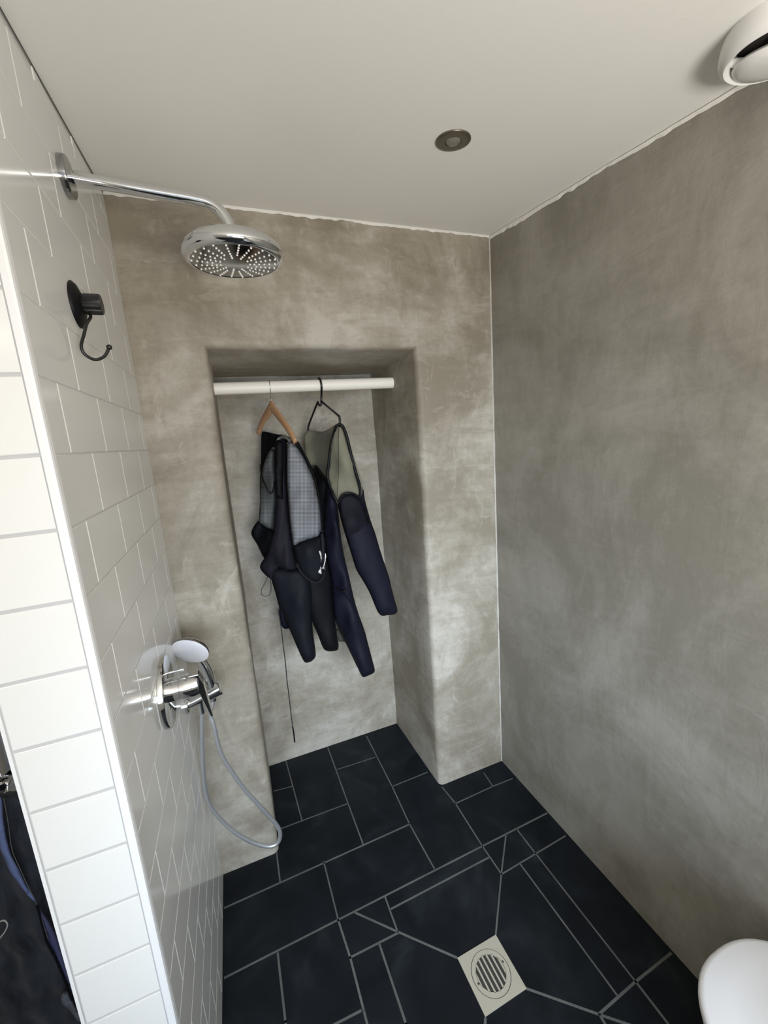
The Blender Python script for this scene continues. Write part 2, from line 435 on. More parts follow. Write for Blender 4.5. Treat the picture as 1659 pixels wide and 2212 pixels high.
# painter's filler lines where plaster meets ceiling, and in the corner
def filler(name, pts, into, wid, thick, kind='structure'):
    bm = bmesh.new(); up = []; lo = []; ou = []
    for i, (p, w) in enumerate(pts):
        up.append(bm.verts.new(p)); lo.append(bm.verts.new(p - Vector((0, 0, w)) + into * .0006)); ou.append(bm.verts.new(p + into * thick - Vector((0, 0, w * .35))))
    for i in range(len(pts) - 1):
        bm.faces.new((up[i], up[i + 1], ou[i + 1], ou[i])); bm.faces.new((ou[i], ou[i + 1], lo[i + 1], lo[i]))
    return link(name, bm, M_CAULK, kind=kind)
P = []
for i in range(220):
    y = -2.2 * i / 219
    w = .0095 + .0045 * noise.noise(Vector((y * 9, 3, 0))) + .004 * noise.noise(Vector((y * 45, 7, 0))) + (.005 if y > -.35 else 0)
    P.append((Vector((rightx(y), y, ceil(y))), max(.002, w)))
filler('trim_1', P, Vector((-1, 0, 0)), .5, .006)
P = []
for i in range(160):
    x = -W * i / 159
    w = .0085 + .004 * noise.noise(Vector((x * 8, 1, 4))) + .004 * noise.noise(Vector((x * 40, 2, 9)))
    P.append((Vector((x, 0, H)), max(.002, w)))
filler('trim_2', P, Vector((0, -1, 0)), .5, .006)

P = []
bm = bmesh.new(); pv = None
for i in range(150):
    z = H * i / 149; w = .004 + .0025 * noise.noise(Vector((z * 14, 5, 2))) + .0015 * noise.noise(Vector((z * 50, 1, 2)))
    q = [bm.verts.new((-w, -.0004, z)), bm.verts.new((-w * .35, -w * .35, z)), bm.verts.new((rightx(-w) - .0004, -w, z))]
    if pv:
        for k in range(2): bm.faces.new((pv[k], pv[k + 1], q[k + 1], q[k]))
    pv = q
link('trim_6', bm, simple('pale_corner_filler', (.43, .41, .37), .7, bump=.4, bscale=60), kind='structure')

# tiled partition on the left: grout core with every glazed tile standing proud
def slab(bm, o, ux, uz, nrm, w, h, th, mi=0, bev=.0012):
    """tile face rectangle with a softened edge"""
    a = [(0, 0), (w, 0), (w, h), (0, h)]
    c = [(bev, bev), (w - bev, bev), (w - bev, h - bev), (bev, h - bev)]
    base = [bm.verts.new(o + ux * x + uz * z) for x, z in a]
    mid = [bm.verts.new(o + ux * x + uz * z + nrm * (th - bev * .6)) for x, z in a]
    top = [bm.verts.new(o + ux * x + uz * z + nrm * th) for x, z in c]
    for k in range(4):
        k2 = (k + 1) % 4
        for A, B in ((base, mid), (mid, top)):
            f = bm.faces.new((A[k], A[k2], B[k2], B[k])); f.material_index = mi
    f = bm.faces.new(top); f.material_index = mi
bm = bmesh.new()
yN, yF = -L + .006, .0
TH = .0022
def Lp(y, z, o=0): return Vector((leftx(y) + o, y, z))
quad(bm, [Lp(yN, 0, -TH), Lp(yF, 0, -TH), Lp(yF, H + .02, -TH), Lp(yN, ceil(yN) + .02, -TH)], 1)       # grout bed, shower side
quad(bm, [Vector((leftx(-L) - T, -L + TH, 0)), Vector((leftx(-L), -L + TH, 0)), Vector((leftx(-L), -L + TH, ceil(-L) + .02)), Vector((leftx(-L) - T, -L + TH, ceil(-L) + .02))], 2)
quad(bm, [Vector((leftx(-L) - T, -L + TH, 0)), Vector((leftx(-L) - T, 0, 0)), Vector((leftx(-L) - T, 0, H + .02)), Vector((leftx(-L) - T, -L + TH, ceil(-L) + .02))], 3)
g = .0026
ux = Vector((tan(AL), 1, 0)).normalized(); nrm = Vector((1, -tan(AL), 0)).normalized()
for k in range(-4, 19):
    zt = Z0 - k * RH - g / 2; zb = zt - RH + g
    ys = [(-.160 if k % 2 else -.062) - .1985 * j for j in range(-1, 6)]
    edges = sorted([y for y in ys if yN + .01 < y < -.01] + [yN + g / 2, yF - g / 2])
    for ya, yb in zip(edges, edges[1:]):
        a, b = ya + g / 2, yb - g / 2
        ztop = min(zt, ceil(a) - .004)
        z_b = max(zb, .003)
        if ztop - z_b < .006: continue
        slab(bm, Lp(a, z_b, -TH), ux, Vector((0, 0, 1)), nrm, b - a, ztop - z_b, TH)
ge = .0048
x0 = leftx(-L) - T + .005; x1 = leftx(-L) - .0145
for k in range(-4, 19):
    zt = min(Z0 - k * RH - ge / 2, ceil(-L) - .004); zb = max(Z0 - k * RH - RH + ge / 2, .003)
    if zt - zb < .01: continue
    slab(bm, Vector((x0, -L + TH, zb)), Vector((1, 0, 0)), Vector((0, 0, 1)), Vector((0, -1, 0)), x1 - x0, zt - zb, TH)
link('wall_left', bm, [M_TILE, M_GROUT_L, M_GROUT_E, M_WALLW], kind='structure')
# white corner profiles of the partition
bm = bmesh.new()
xe = leftx(-L)
prof = [(-.0115, 0), (-.0115, -.003), (-.004, -.0035), (-.001, -.002), (0, .002), (.0005, .009), (-.004, .009)]
top = ceil(-L) - .002
A = [bm.verts.new((xe + a, -L + b, 0)) for a, b in prof]; B = [bm.verts.new((xe + a, -L + b, top)) for a, b in prof]
for i in range(len(prof)):
    j = (i + 1) % len(prof); bm.faces.new((A[i], A[j], B[j], B[i]))
bm.faces.new(B)
link('trim_3', bm, M_TRIMW, kind='structure')
box('trim_4', (xe - T - .001, -L - .0015, 0), (xe - T + .0035, -L + .01, top), M_TRIMW, kind='structure')
# dark shrinkage gap between tiles and ceiling
bm = bmesh.new()
quad(bm, [Lp(yN, ceil(yN) - .0045, .0004), Lp(0, ceil(0) - .0045, .0004), Lp(0, ceil(0) + .003, .0004), Lp(yN, ceil(yN) + .003, .0004)])
link('trim_5', bm, M_DARK, kind='structure')

# the rest of the bathroom behind and beside the viewpoint
bm = bmesh.new()
quad(bm, [(XL, YR, 0), (XL, 0.0, 0), (XL, 0.0, H + .02), (XL, YR, ceil(YR) + .02)])
link('wall_far_left', bm, M_WALLW, kind='structure')
WX0, WX1, WZ0, WZ1 = -1.50, -.10, .85, 1.85
bm = bmesh.new()
for a in (((XL, 0), (WX0, 2.0)), ((WX1, 0), (.15, 2.0)), ((WX0, 0), (WX1, WZ0)), ((WX0, WZ1), (WX1, 2.0))):
    add_box(bm, (a[0][0], YR - .1, a[0][1]), (a[1][0], YR, a[1][1]))
link('wall_rear', bm, M_WALLW, kind='structure')
bm = bmesh.new()
pw = (WX1 - WX0) / 3
for i in range(4):
    x = WX0 + pw * i; add_box(bm, (x - .03, YR - .08, WZ0), (x + .03, YR + .01, WZ1))
for z in (WZ0, WZ1): add_box(bm, (WX0, YR - .08, z - .03), (WX1, YR + .01, z + .03))
link('window_1', bm, M_TRIMW, kind='structure')

# ================================================================== THINGS
# ---- floor drain
dr = thing('floor_drain', 'square steel floor drain with a round slotted grate set in the slate floor', 'drain', (-.5036, -.6221, 0))
da = .0166; s = .0685
RD = Matrix.Translation((-.5036, -.6221, 0)) @ Matrix.Rotation(da, 4, 'Z')
def ring_plate(bm, ro, ri, z0, z1, M, n=64, square=False):
    O = []; I = []
    for k in range(n):
        a = 2 * pi * k / n; c, s_ = cos(a), sin(a)
        if square: m = ro / max(abs(c), abs(s_)); O.append((c * m, s_ * m))
        else: O.append((c * ro, s_ * ro))
        I.append((c * ri, s_ * ri))
    vo = [[bm.verts.new(M @ Vector((x, y, z))) for x, y in O] for z in (z0, z1)]
    vi = [[bm.verts.new(M @ Vector((x, y, z))) for x, y in I] for z in (z0, z1)]
    for k in range(n):
        j = (k + 1) % n
        bm.faces.new((vo[1][k], vo[1][j], vi[1][j], vi[1][k])); bm.faces.new((vo[0][k], vo[0][j], vo[1][j], vo[1][k])); bm.faces.new((vi[1][k], vi[1][j], vi[0][j], vi[0][k]))
bm = bmesh.new(); ring_plate(bm, s, .0562, .0002, .0022, RD, 64, True); link('frame', bm, M_STEEL, dr)
bm = bmesh.new(); add_lathe(bm, [(0, .0004), (.0565, .0004)], RD, 48); link('sump', bm, M_DARK, dr)
# grate disc with six slots: bars built between
grate = bmesh.new()
R0 = .0543; RI = .0425; zt = .0024; zb = .0008
ring_plate(grate, R0, RI, zb, zt, RD, 64)
sl = .0088; br = .0046; nslot = 6
xs = -(nslot * sl + (nslot - 1) * br) / 2 - .001
edge = RI + .001
x = -edge
bars = [(-edge, xs)]
for i in range(nslot - 1): bars.append((xs + sl * (i + 1) + br * i, xs + sl * (i + 1) + br * (i + 1)))
bars.append((xs + sl * nslot + br * (nslot - 1), edge))
def chord(x): return sqrt(max(0, edge * edge - x * x))
for a, b in bars:
    ts = [a + (b - a) * i / 6 for i in range(7)]
    for p, q in zip(ts, ts[1:]):
        f = grate.faces.new([grate.verts.new(RD @ Vector((x_, y_, zt))) for x_, y_ in ((p, -chord(p)), (q, -chord(q)), (q, chord(q)), (p, chord(p)))])
    for e_ in (a, b):
        grate.faces.new([grate.verts.new(RD @ Vector((e_, y_, z_))) for y_, z_ in ((-chord(e_), zb), (chord(e_), zb), (chord(e_), zt), (-chord(e_), zt))])
link('grate', grate, M_STEEL, dr)
for sx in (-1, 1):
    lathe('screw', [(0, .0029), (.0024, .0029), (.0033, .0024)], RD @ Matrix.Translation((sx * .0462, .006 * sx, 0)), M_BRONZE, dr, 16)

# ---- overhead shower
Y_ARM, Z_ARM = -.392, 2.052
sh = thing('overhead_shower', 'round chrome rain shower head with white nozzles on a wall arm under the ceiling', 'shower head', (-1.227, Y_ARM, Z_ARM))
MX = lambda x, y, z: axis((x, y, z), (1, 0, 0))
xw = leftx(Y_ARM)
lathe('wall_flange', [(0, .0125), (.0325, .0125), (.0345, .011), (.035, .009), (.035, 0)], MX(xw, Y_ARM, Z_ARM), M_CHROME_D, sh)
HX, HZ = -.940, 1.962
arm = [Vector((xw + .01, Y_ARM, Z_ARM)), Vector((xw + .06, Y_ARM, Z_ARM - .003)), Vector((HX - .075, Y_ARM, Z_ARM - .012))]
cr = .055; zc = Z_ARM - .014
for i in range(11):
    a = pi / 2 * i / 10; arm.append(Vector((HX - cr + cr * sin(a), Y_ARM, zc - cr + cr * cos(a))))
arm.append(Vector((HX, Y_ARM, HZ + .018)))
tube('arm', arm, .0118, M_CHROME, sh, 20)
TILT = Vector((.0, .02, -1))
MH = axis((HX, Y_ARM, HZ), TILT)      # local +z points down
hd = lathe('head', [(0, -.020), (.014, -.020), (.016, -.013), (.030, -.011), (.066, -.006), (.090, .002), (.1015, .012), (.105, .022), (.104, .030), (.098, .036), (.092, .0375), (.089, .036)], MH, M_CHROME, sh, 96, 60)
lathe('spray_plate', [(.0895, .0362), (.06, .0385), (.03, .0398), (0, .0402)], MH, M_CHROME_D, hd, 96, 60)
noz = []
for s_ in range(22):
    a = 2 * pi * s_ / 22 + .08
    rr = (.084, .072, .061, .050, .040, .031) if s_ % 2 == 0 else (.087, .076, .066, .056, .046)
    for r in rr: noz.append((r, a))
noz.sort(key=lambda t: t[0] * sin(t[1] + 0) )     # the ones nearest the viewer first
def zplate(r): return .0402 - (.0402 - .0362) * (r / .0895) ** 1.7
nprof = [(.0021, -.0005), (.0020, .0012), (.0013, .0020), (0, .0022)]
for r, a in noz[:96]:
    bm = bmesh.new(); add_lathe(bm, nprof, MH @ Matrix.Translation((r * cos(a), r * sin(a), zplate(r))), 10); link('nozzle', bm, M_NOZ, hd, True)
bm = bmesh.new()
for r, a in noz[96:]: add_lathe(bm, nprof, MH @ Matrix.Translation((r * cos(a), r * sin(a), zplate(r))), 10)
link('nozzle_field', bm, M_NOZ, hd, True, kind='stuff')

# ---- mixer
MY, MZ = -.367, .968
mxr = thing('shower_mixer', 'chrome single lever shower mixer on a round wall plate, tiled wall', 'shower mixer', (-1.227, MY, MZ))
xw = leftx(MY)
lathe('wall_plate', [(0, .0125), (.079, .0125), (.0835, .011), (.085, .007), (.085, 0)], MX(xw, MY, MZ), M_CHROME, mxr, 72)
lathe('spindle_sleeve', [(.0275, .012), (.0275, .034), (.0255, .035), (.0255, .040)], MX(xw, MY, MZ), M_CHROME, mxr, 48)
lv = lathe('handle', [(.0255, .038), (.0285, .039), (.0285, .064), (.0262, .0755), (.019, .078), (0, .0785)], MX(xw, MY, MZ), M_CHROME, mxr, 48)
bm = bmesh.new()
sec = [(xw + .068, MZ + .030, .0125, .012), (xw + .078, MZ + .004, .0125, .010), (xw + .086, MZ - .045, .0115, .006), (xw + .094, MZ - .092, .0105, .0032)]
rings = [[bm.verts.new((x + dx, MY + dy, z)) for dx, dy in ((-t, -w), (t, -w), (t, w), (-t, w))] for x, z, w, t in sec]
for A, B in zip(rings, rings[1:]):
    for k in range(4): bm.faces.new((A[k], A[(k + 1) % 4], B[(k + 1) % 4], B[k]))
bm.faces.new(rings[0]); bm.faces.new(rings[-1])
link('lever', bm, M_CHROME, lv, bevel=(.002, 3))
pn = lathe('diverter_pin', [(.0026, .012), (.0026, .042), (.0048, .042), (.0048, .0495), (.004, .0505), (0, .0505)], MX(xw, MY, MZ + .046), M_CHROME, mxr, 20)

# ---- wall outlet with holder
OY, OZ = -.135, .782
xw = leftx(OY)
ho = thing('shower_holder', 'chrome wall outlet and cradle holding the hand shower near the corner', 'shower holder', (xw, OY, OZ))
lathe('wall_flange', [(0, .009), (.026, .009), (.0275, .007), (.0275, 0)], MX(xw, OY, OZ), M_CHROME, ho)
tube('arm', [(xw + .008, OY, OZ + .002), (xw + .03, OY, OZ + .007), (xw + .062, OY, OZ + .016)], .0150, M_CHROME, ho, 20)
lathe('cradle', [(0, -.027), (.018, -.027), (.0215, -.024), (.0215, .024), (.019, .027), (0, .027)], axis((xw + .077, OY, OZ + .020), (.97, .0, .25)), M_CHROME, ho, 32)
tube('hose_outlet', [(xw + .040, OY + .002, OZ + .006), (xw + .040, OY + .002, OZ - .040)], .0098, M_CHROME, ho, 16)

# ---- hand shower
hs = thing('hand_shower', 'hand shower with round white face resting in the chrome holder', 'hand shower', (xw + .05, OY, OZ))
fc = at_y(411, 1407, -.185); fn = Vector((-.358, -.835, -.418)).normalized()
MF = axis(fc, fn)
hd2 = lathe('head', [(0, -.026), (.022, -.025), (.040, -.018), (.050, -.008), (.0525, -.002), (.0515, .001)], MF, M_CHROME_D, hs, 64, 60)
lathe('spray_face', [(.0515, .0008), (.049, .0022), (.03, .0028), (0, .003)], MF, M_FACE, hs, 64, 60)
hb = Vector((xw + .079, OY, OZ + .045))
hl = [hb + Vector((-.002, .0, -.055)), hb, hb + (fc - hb) * .40 + Vector((.006, .016, 0)), hb + (fc - hb) * .75 + Vector((.004, .024, 0)), fc - fn * .014 + Vector((.004, 0, -.015))]
tube('grip', catmull(hl, 8), [.0085 + .006 * sin(pi * min(1, i / 26)) for i in range(33)], M_CHROME, hs, 20)

# ---- hose
hp = [(451, 1524, -.135), (455, 1545, -.137), (462, 1568, -.14), (477, 1626, -.142), (502.5, 1669, -.142), (528, 1704.6, -.142), (553, 1732, -.142), (578.5, 1760, -.142),
      (599, 1784, -.142), (605.5, 1801, -.142), (601, 1819, -.142), (583, 1828, -.142), (553, 1822, -.142), (515, 1803, -.142), (477, 1770, -.14), (452, 1735, -.138),
      (442, 1694, -.136), (438, 1644, -.134), (436.5, 1593, -.133), (434.5, 1553, -.133)]
P = [at_y(*p) for p in hp]
P[0] = hb + Vector((-.002, 0, -.052)); P[-1] = Vector((xw + .040, OY + .002, OZ - .036))
hz = tube('shower_hose', catmull(P, 7), .0066, simple('hose_metal', (.62, .63, .66), .34, .85), None, 14)
tag(hz, 'grey metallic shower hose looping down from the hand shower towards the floor', 'hose')

# ---- suction hook
KY, KZ = -.478, 1.803
xw = leftx(KY)
sk = thing('suction_hook', 'black suction cup hook with ribbed knob on the white tiled wall', 'hook', (xw, KY, KZ))
lathe('suction_cup', [(.0385, 0), (.039, .002), (.035, .006), (.022, .011), (.012, .013), (0, .013)], MX(xw, KY, KZ), M_BLACKR, sk, 56, 60)
bm = bmesh.new(); n = 60; prof = [(.0165, .012), (.0175, .015), (.0175, .038), (.016, .0405), (0, .0405)]
Mk = MX(xw, KY, KZ + .002); rings = []
for r, h in prof:
    if r == 0: rings.append([bm.verts.new(Mk @ Vector((0, 0, h)))]); continue
    rings.append([bm.verts.new(Mk @ Vector(((r - (.0016 if (k // 3) % 2 and h < .039 else 0)) * cos(2 * pi * k / n), (r - (.0016 if (k // 3) % 2 and h < .039 else 0)) * sin(2 * pi * k / n), h))) for k in range(n)])
for A, B in zip(rings, rings[1:]):
    for k in range(n):
        if len(B) == 1: bm.faces.new((A[k], A[(k + 1) % n], B[0]))
        else: bm.faces.new((A[k], A[(k + 1) % n], B[(k + 1) % n], B[k]))
autosmooth(link('knob', bm, M_BLACKP, sk), 30)
hk = [Vector((xw + .016, KY - .004, KZ - .010)), Vector((xw + .022, KY - .012, KZ - .022))] + [at_y(u, v, y) for u, v, y in ((187, 700, -.515), (181, 724, -.522), (175.5, 748, -.532), (184, 766, -.530), (206, 777, -.522), (226, 769, -.515), (235, 752, -.512))]
tube('hook_wire', catmull(hk, 7), .0026, M_BLACKP, sk, 12)
bm = bmesh.new(); bmesh.ops.create_uvsphere(bm, u_segments=20, v_segments=12, radius=.0047, matrix=Matrix.Translation(at_y(236, 750, -.512)))
link('hook_tip', bm, M_BLACKP, sk, True)

# ---- hanging rail
RY = .222
ra = at_y(440, 841, RY); rb = at_y(846, 827, RY)
ra = Vector((NA_F + .002, RY, ra.z)); rb = Vector((-.3345, RY, rb.z))
rail = bmesh.new(); add_tube(rail, [ra, ra.lerp(rb, .5), rb], .0215, 32)
rail = autosmooth(link('hanging_rail', rail, M_RAIL), 40); tag(rail, 'white round wooden hanging rail spanning the plaster niche', 'rail')
RZ = lambda x: ra.z + (rb.z - ra.z) * (x - ra.x) / (rb.x - ra.x)

# ---- wooden hanger
ap = at_y(586, 869, RY); tf = at_y(558, 935, .36); tn = at_y(638, 955, .065)
wh = thing('wooden_hanger', 'brown wooden coat hanger with a thin metal hook on the white rail', 'coat hanger', ap)
def hanger_arm(P, wid, th):
    bm = bmesh.new(); P = catmull(P, 6); rings = []
    d = (P[-1] - P[0]); d.z = 0; d.normalize(); side = Vector((-d.y, d.x, 0))
    m = len(P)
    for i, p in enumerate(P):
        t = (P[min(i + 1, m - 1)] - P[max(i - 1, 0)]).normalized(); up = side.cross(t).normalized()
        if up.z < 0: up = -up
        k = i / (m - 1); w = wid[0] * (1 - k) + wid[1] * k; h = th
        rings.append([bm.verts.new(p + side * h * cos(2 * pi * j / 14) + up * w * sin(2 * pi * j / 14)) for j in range(14)])
    for A, B in zip(rings, rings[1:]):
        for j in range(14): bm.faces.new((A[j], A[(j + 1) % 14], B[(j + 1) % 14], B[j]))
    bm.faces.new(rings[0][::-1]); bm.faces.new(rings[-1]); return bm
def bend(a, b, k, dz): p = a.lerp(b, k); p.z += dz; return p
top_ = ap + Vector((0, 0, -.006))
ov = (tf - tn); ov.z = 0; ov.normalize()
for tip, sg in ((tf, 1), (tn, -1)):
    bm = hanger_arm([top_ - ov * sg * .006 + Vector((0, 0, -.004)), bend(top_, tip, .22, -.004), bend(top_, tip, .5, .004), bend(top_, tip, .8, .006), tip], (.0205, .0120), .0070)
    link('arm', bm, M_WOOD, wh, True)
hk = [ap + Vector((0, 0, -.002))]
c0 = Vector((ap.x, RY, RZ(ap.x)))
hk += [ap + Vector((0, 0, .010))]
rr = .0240
for i in range(13):
    a = radians(-70 + 250 * i / 12)
    hk.append(c0 + Vector((0, -rr * cos(a), rr * sin(a))))
tube('hook', catmull(hk, 4), .0013, M_CHROME, wh, 8)

# ---- black wire hanger
tf2 = at_y(666, 926, .37); tn2 = at_y(735, 914, .06); ap2 = at_y(694.5, 864, RY)
bh = thing('wire_hanger', 'black thin coat hanger with a kinked neck, right of the wooden one', 'coat hanger', ap2)
c1_ = Vector((ap2.x, RY, RZ(ap2.x)))
hk = [at_y(686.5, 869, RY + .015), at_y(689.5, 875, RY + .006), at_y(693.5, 874, RY), at_y(694.2, 858, RY)]
for i in range(12):
    a = radians(-40 + 215 * i / 11)
    hk.append(c1_ + Vector((-.004 * (i / 11), -(.0262) * cos(a), .0262 * sin(a))))
tube('hook', catmull(hk, 5), .0040, M_WIRE, bh, 10)
W2 = [at_y(686.5, 869, RY + .015), at_y(684.5, 873, RY + .02), at_y(668, 915, .36), at_y(665.5, 928, .37), at_y(668, 934, .36)]
tube('arm', catmull(W2, 5), .0041, M_WIRE, bh, 10)
W3 = [at_y(694, 867, RY), at_y(700, 872, RY - .02), at_y(729, 896, .075), at_y(733.5, 903, .06), at_y(734, 917, .06), at_y(733, 921, .065)]
tube('arm', catmull(W3, 5), .0043, M_WIRE, bh, 10)

# ---- first wetsuit (grey dotted panels), on the wooden hanger
w1 = thing('wetsuit', 'black wetsuit with grey dotted panels hanging from the wooden hanger', 'wetsuit', at_y(630, 1100, .2))
DP1 = [(565, 950, .31), (560, 1130, .29), (575, 1240, .26), (605, 960, .20), (607, 1120, .18), (600, 1230, .19), (640, 960, .13), (690, 1060, .14), (665, 1170, .11), (680, 1250, .11), (660, 1420, .17), (715, 1400, .19), (600, 1300, .22), (640, 1300, .17), (716, 1260, .17)]
cloth('back_panel', [(566, 934), (578, 933.5), (600, 938.5), (613, 942), (614, 975), (606, 1040), (604, 1150), (590, 1160), (566, 1110), (561, 1060), (563.5, 1000), (564, 960)], [(565, 950, .36), (610, 950, .27), (565, 1100, .33), (605, 1100, .27)], .012, .02, M_BLKN, w1)
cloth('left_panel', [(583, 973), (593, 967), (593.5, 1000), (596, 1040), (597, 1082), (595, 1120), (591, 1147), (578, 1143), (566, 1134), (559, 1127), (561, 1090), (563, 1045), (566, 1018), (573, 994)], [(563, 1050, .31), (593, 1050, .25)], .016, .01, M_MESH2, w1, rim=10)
cloth('left_hem', [(556, 1126), (561, 1128), (571, 1138), (592, 1148), (592, 1180), (582, 1200), (571, 1206), (556, 1177), (542.5, 1151)], [(550, 1150, .30), (590, 1170, .24)], .014, .012, M_BLKN, w1, rim=10)
st_ = [(562.5, 1003), (563, 1018), (568, 1036), (575, 1052), (582, 1064), (587, 1065), (591, 1055), (592.5, 1040)]
seam('strap', st_, [(563, 1003, .285), (592, 1055, .225)], .0028, M_BLACKR, w1)
cloth('inner_layer', [(603, 1290), (612, 1318), (626, 1352), (623, 1358), (612, 1357), (606, 1345), (603, 1318)], .27, .01, .01, M_NAVY, w1, rim=8)
# legs / sleeves hanging below
cloth('left_leg', [(584, 1238), (600, 1226), (640, 1226), (662, 1236), (672, 1262), (673, 1300), (674, 1345), (678, 1378), (682, 1408), (681, 1420), (672, 1429), (662, 1431.5), (656, 1428), (646, 1408), (634, 1380), (623, 1354), (611, 1326), (602, 1308), (596, 1285), (587, 1255)],
      [(590, 1240, .20), (670, 1240, .17), (600, 1300, .20), (660, 1300, .16), (665, 1420, .155)], .036, .03, M_CHAR, w1, rim=30, fold=.004, fdir=(1, .15), fper=60, seed=1)
cloth('right_leg', [(650, 1232), (668, 1240), (704, 1205), (713, 1230), (717, 1262), (719, 1300), (722.5, 1335), (727.5, 1366), (731.5, 1393), (729, 1404), (716, 1407), (704, 1405.5), (696.5, 1397), (686, 1370), (674, 1343), (664, 1312), (655, 1275)],
      [(660, 1240, .19), (717, 1240, .20), (690, 1330, .185), (715, 1400, .175)], .028, .03, M_BLKN, w1, rim=28, fold=.003, fdir=(1, .1), fper=50, seed=2)
seam('cuff_seam', [(659, 1423), (668, 1425), (681, 1414)], [(660, 1420, .142), (681, 1414, .142)], .0012, M_BLACKR, w1)
# front centre strip falling into a pointed flap
cloth('front_panel', [(596, 955), (603, 950), (616, 949), (621, 960), (620.5, 1017), (622, 1060), (625, 1100), (628, 1135), (634, 1170), (637, 1200), (640, 1228), (632, 1235), (620, 1234), (606, 1226), (600, 1230), (590, 1252), (580, 1247), (571, 1240), (561.5, 1226), (566, 1213), (576, 1198), (583, 1173), (591, 1146), (595, 1100), (595, 1076), (593, 1029), (592.5, 985)],
      [(605, 955, .19), (605, 1060, .185), (605, 1150, .17), (570, 1225, .215), (620, 1220, .145), (590, 1240, .2)], .026, .02, M_PURP, w1, rim=16, fold=.0045, fdir=(1, .12), fper=20, seed=3)
seam('panel_seam', [(586, 1193), (591, 1202), (598, 1210), (604, 1220), (616, 1231), (630, 1236), (641, 1232)], [(586, 1193, .165), (604, 1220, .15), (641, 1232, .118)], .0016, M_BLKN, w1)
cloth('zip_flap', [(597, 958), (605, 952), (612, 956), (612, 1000), (611, 1050), (612, 1080), (608, 1078), (598, 1074), (595, 1060), (594, 1010)], [(605, 960, .165), (605, 1070, .158)], .006, .006, M_BLKN, w1, rim=7)
cloth('collar', [(597, 958), (598, 949), (605, 942), (614, 939), (624, 945), (632, 955), (628, 959), (618, 950), (608, 948), (601, 955)], [(598, 955, .20), (630, 955, .13)], .010, .008, simple('grey_lining', (.10, .10, .095), .8), w1, rim=6, step=4)
cloth('shoulder_edge', [(612, 941), (626, 944), (643, 953), (652, 967), (668, 997), (676, 1015), (683, 1040), (674, 1030), (650, 985), (636, 965), (622, 957)], [(612, 945, .20), (640, 955, .11), (680, 1035, .15)], .008, .012, M_BLKN, w1, rim=6, step=4)
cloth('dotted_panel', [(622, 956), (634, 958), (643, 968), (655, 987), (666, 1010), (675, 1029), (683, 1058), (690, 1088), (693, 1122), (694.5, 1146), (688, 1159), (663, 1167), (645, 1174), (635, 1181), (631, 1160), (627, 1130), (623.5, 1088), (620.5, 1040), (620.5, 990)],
      [(630, 962, .11), (625, 1050, .125), (688, 1060, .125), (692, 1140, .12), (636, 1170, .115), (660, 1080, .10)], .018, .012, M_MESH, w1, rim=11)
seam('panel_edge', [(643, 958), (652, 972), (664, 995), (674, 1018), (684, 1050), (691, 1085), (695, 1122), (696, 1146)], [(643, 958, .10), (684, 1050, .118), (696, 1146, .112)], .0020, M_BLKN, w1)
cloth('lower_panel', [(634, 1180), (645, 1173.5), (663, 1166.5), (689, 1158), (695, 1145), (700, 1150), (702, 1180), (704, 1200), (703, 1222), (700, 1240), (693, 1254), (683, 1260), (672, 1257), (659, 1247), (646, 1232), (640, 1215), (636, 1198)],
      [(640, 1180, .115), (695, 1160, .12), (680, 1255, .10), (645, 1230, .11), (670, 1200, .085)], .034, .016, M_CHAR, w1, rim=20, fold=.002, fper=40, seed=5)
seam('hem_roll', [(642, 1217), (648, 1233), (661, 1247), (674, 1256), (684, 1258.5), (694, 1252), (700, 1239), (702.5, 1220)], [(642, 1217, .098), (684, 1258, .085), (702, 1220, .105)], .0042, M_PURP, w1)
cloth('pull_strap', [(693, 1146), (699, 1150), (702, 1170), (703, 1200), (702, 1218), (696, 1219), (694, 1195), (692, 1165)], [(696, 1150, .085), (699, 1215, .075)], .003, .003, M_CHAR, w1, rim=4, step=4)
cloth('silver_tag', [(687, 1192), (693, 1191), (695.5, 1203), (694.5, 1212), (692.5, 1222), (694, 1230), (695.5, 1239), (691, 1240), (687, 1236), (690, 1229), (691, 1220), (690.5, 1206)], .069, .0025, .002, M_TAG, w1, rim=3, step=3)
cloth('silver_edge', [(702.5, 1196), (704, 1198), (703, 1212), (700.5, 1222), (701.5, 1229), (697, 1230), (694.5, 1227), (699, 1221), (701.5, 1210)], .069, .002, .002, M_TAG, w1, rim=3, step=3)
seam('cord_loop', [(579.5, 1242), (573, 1258), (565.5, 1272), (564.5, 1281), (568, 1286.5), (573.5, 1288), (580, 1286), (584.5, 1280), (585.5, 1266), (583.5, 1246)],   .215, .0015, M_CORD, w1)
seam('zip_leash', [(601, 1316), (604.5, 1338), (608, 1362), (612, 1396), (616.5, 1431), (620, 1470), (624.5, 1505), (629, 1545), (633, 1577)], [(601, 1316, .27), (633, 1577, .30)], .0022, M_CORD, w1)
seam('leash_end', [(632, 1570), (634, 1580), (635.5, 1592), (636.5, 1603)], .30, .0033, M_BLACKR, w1)

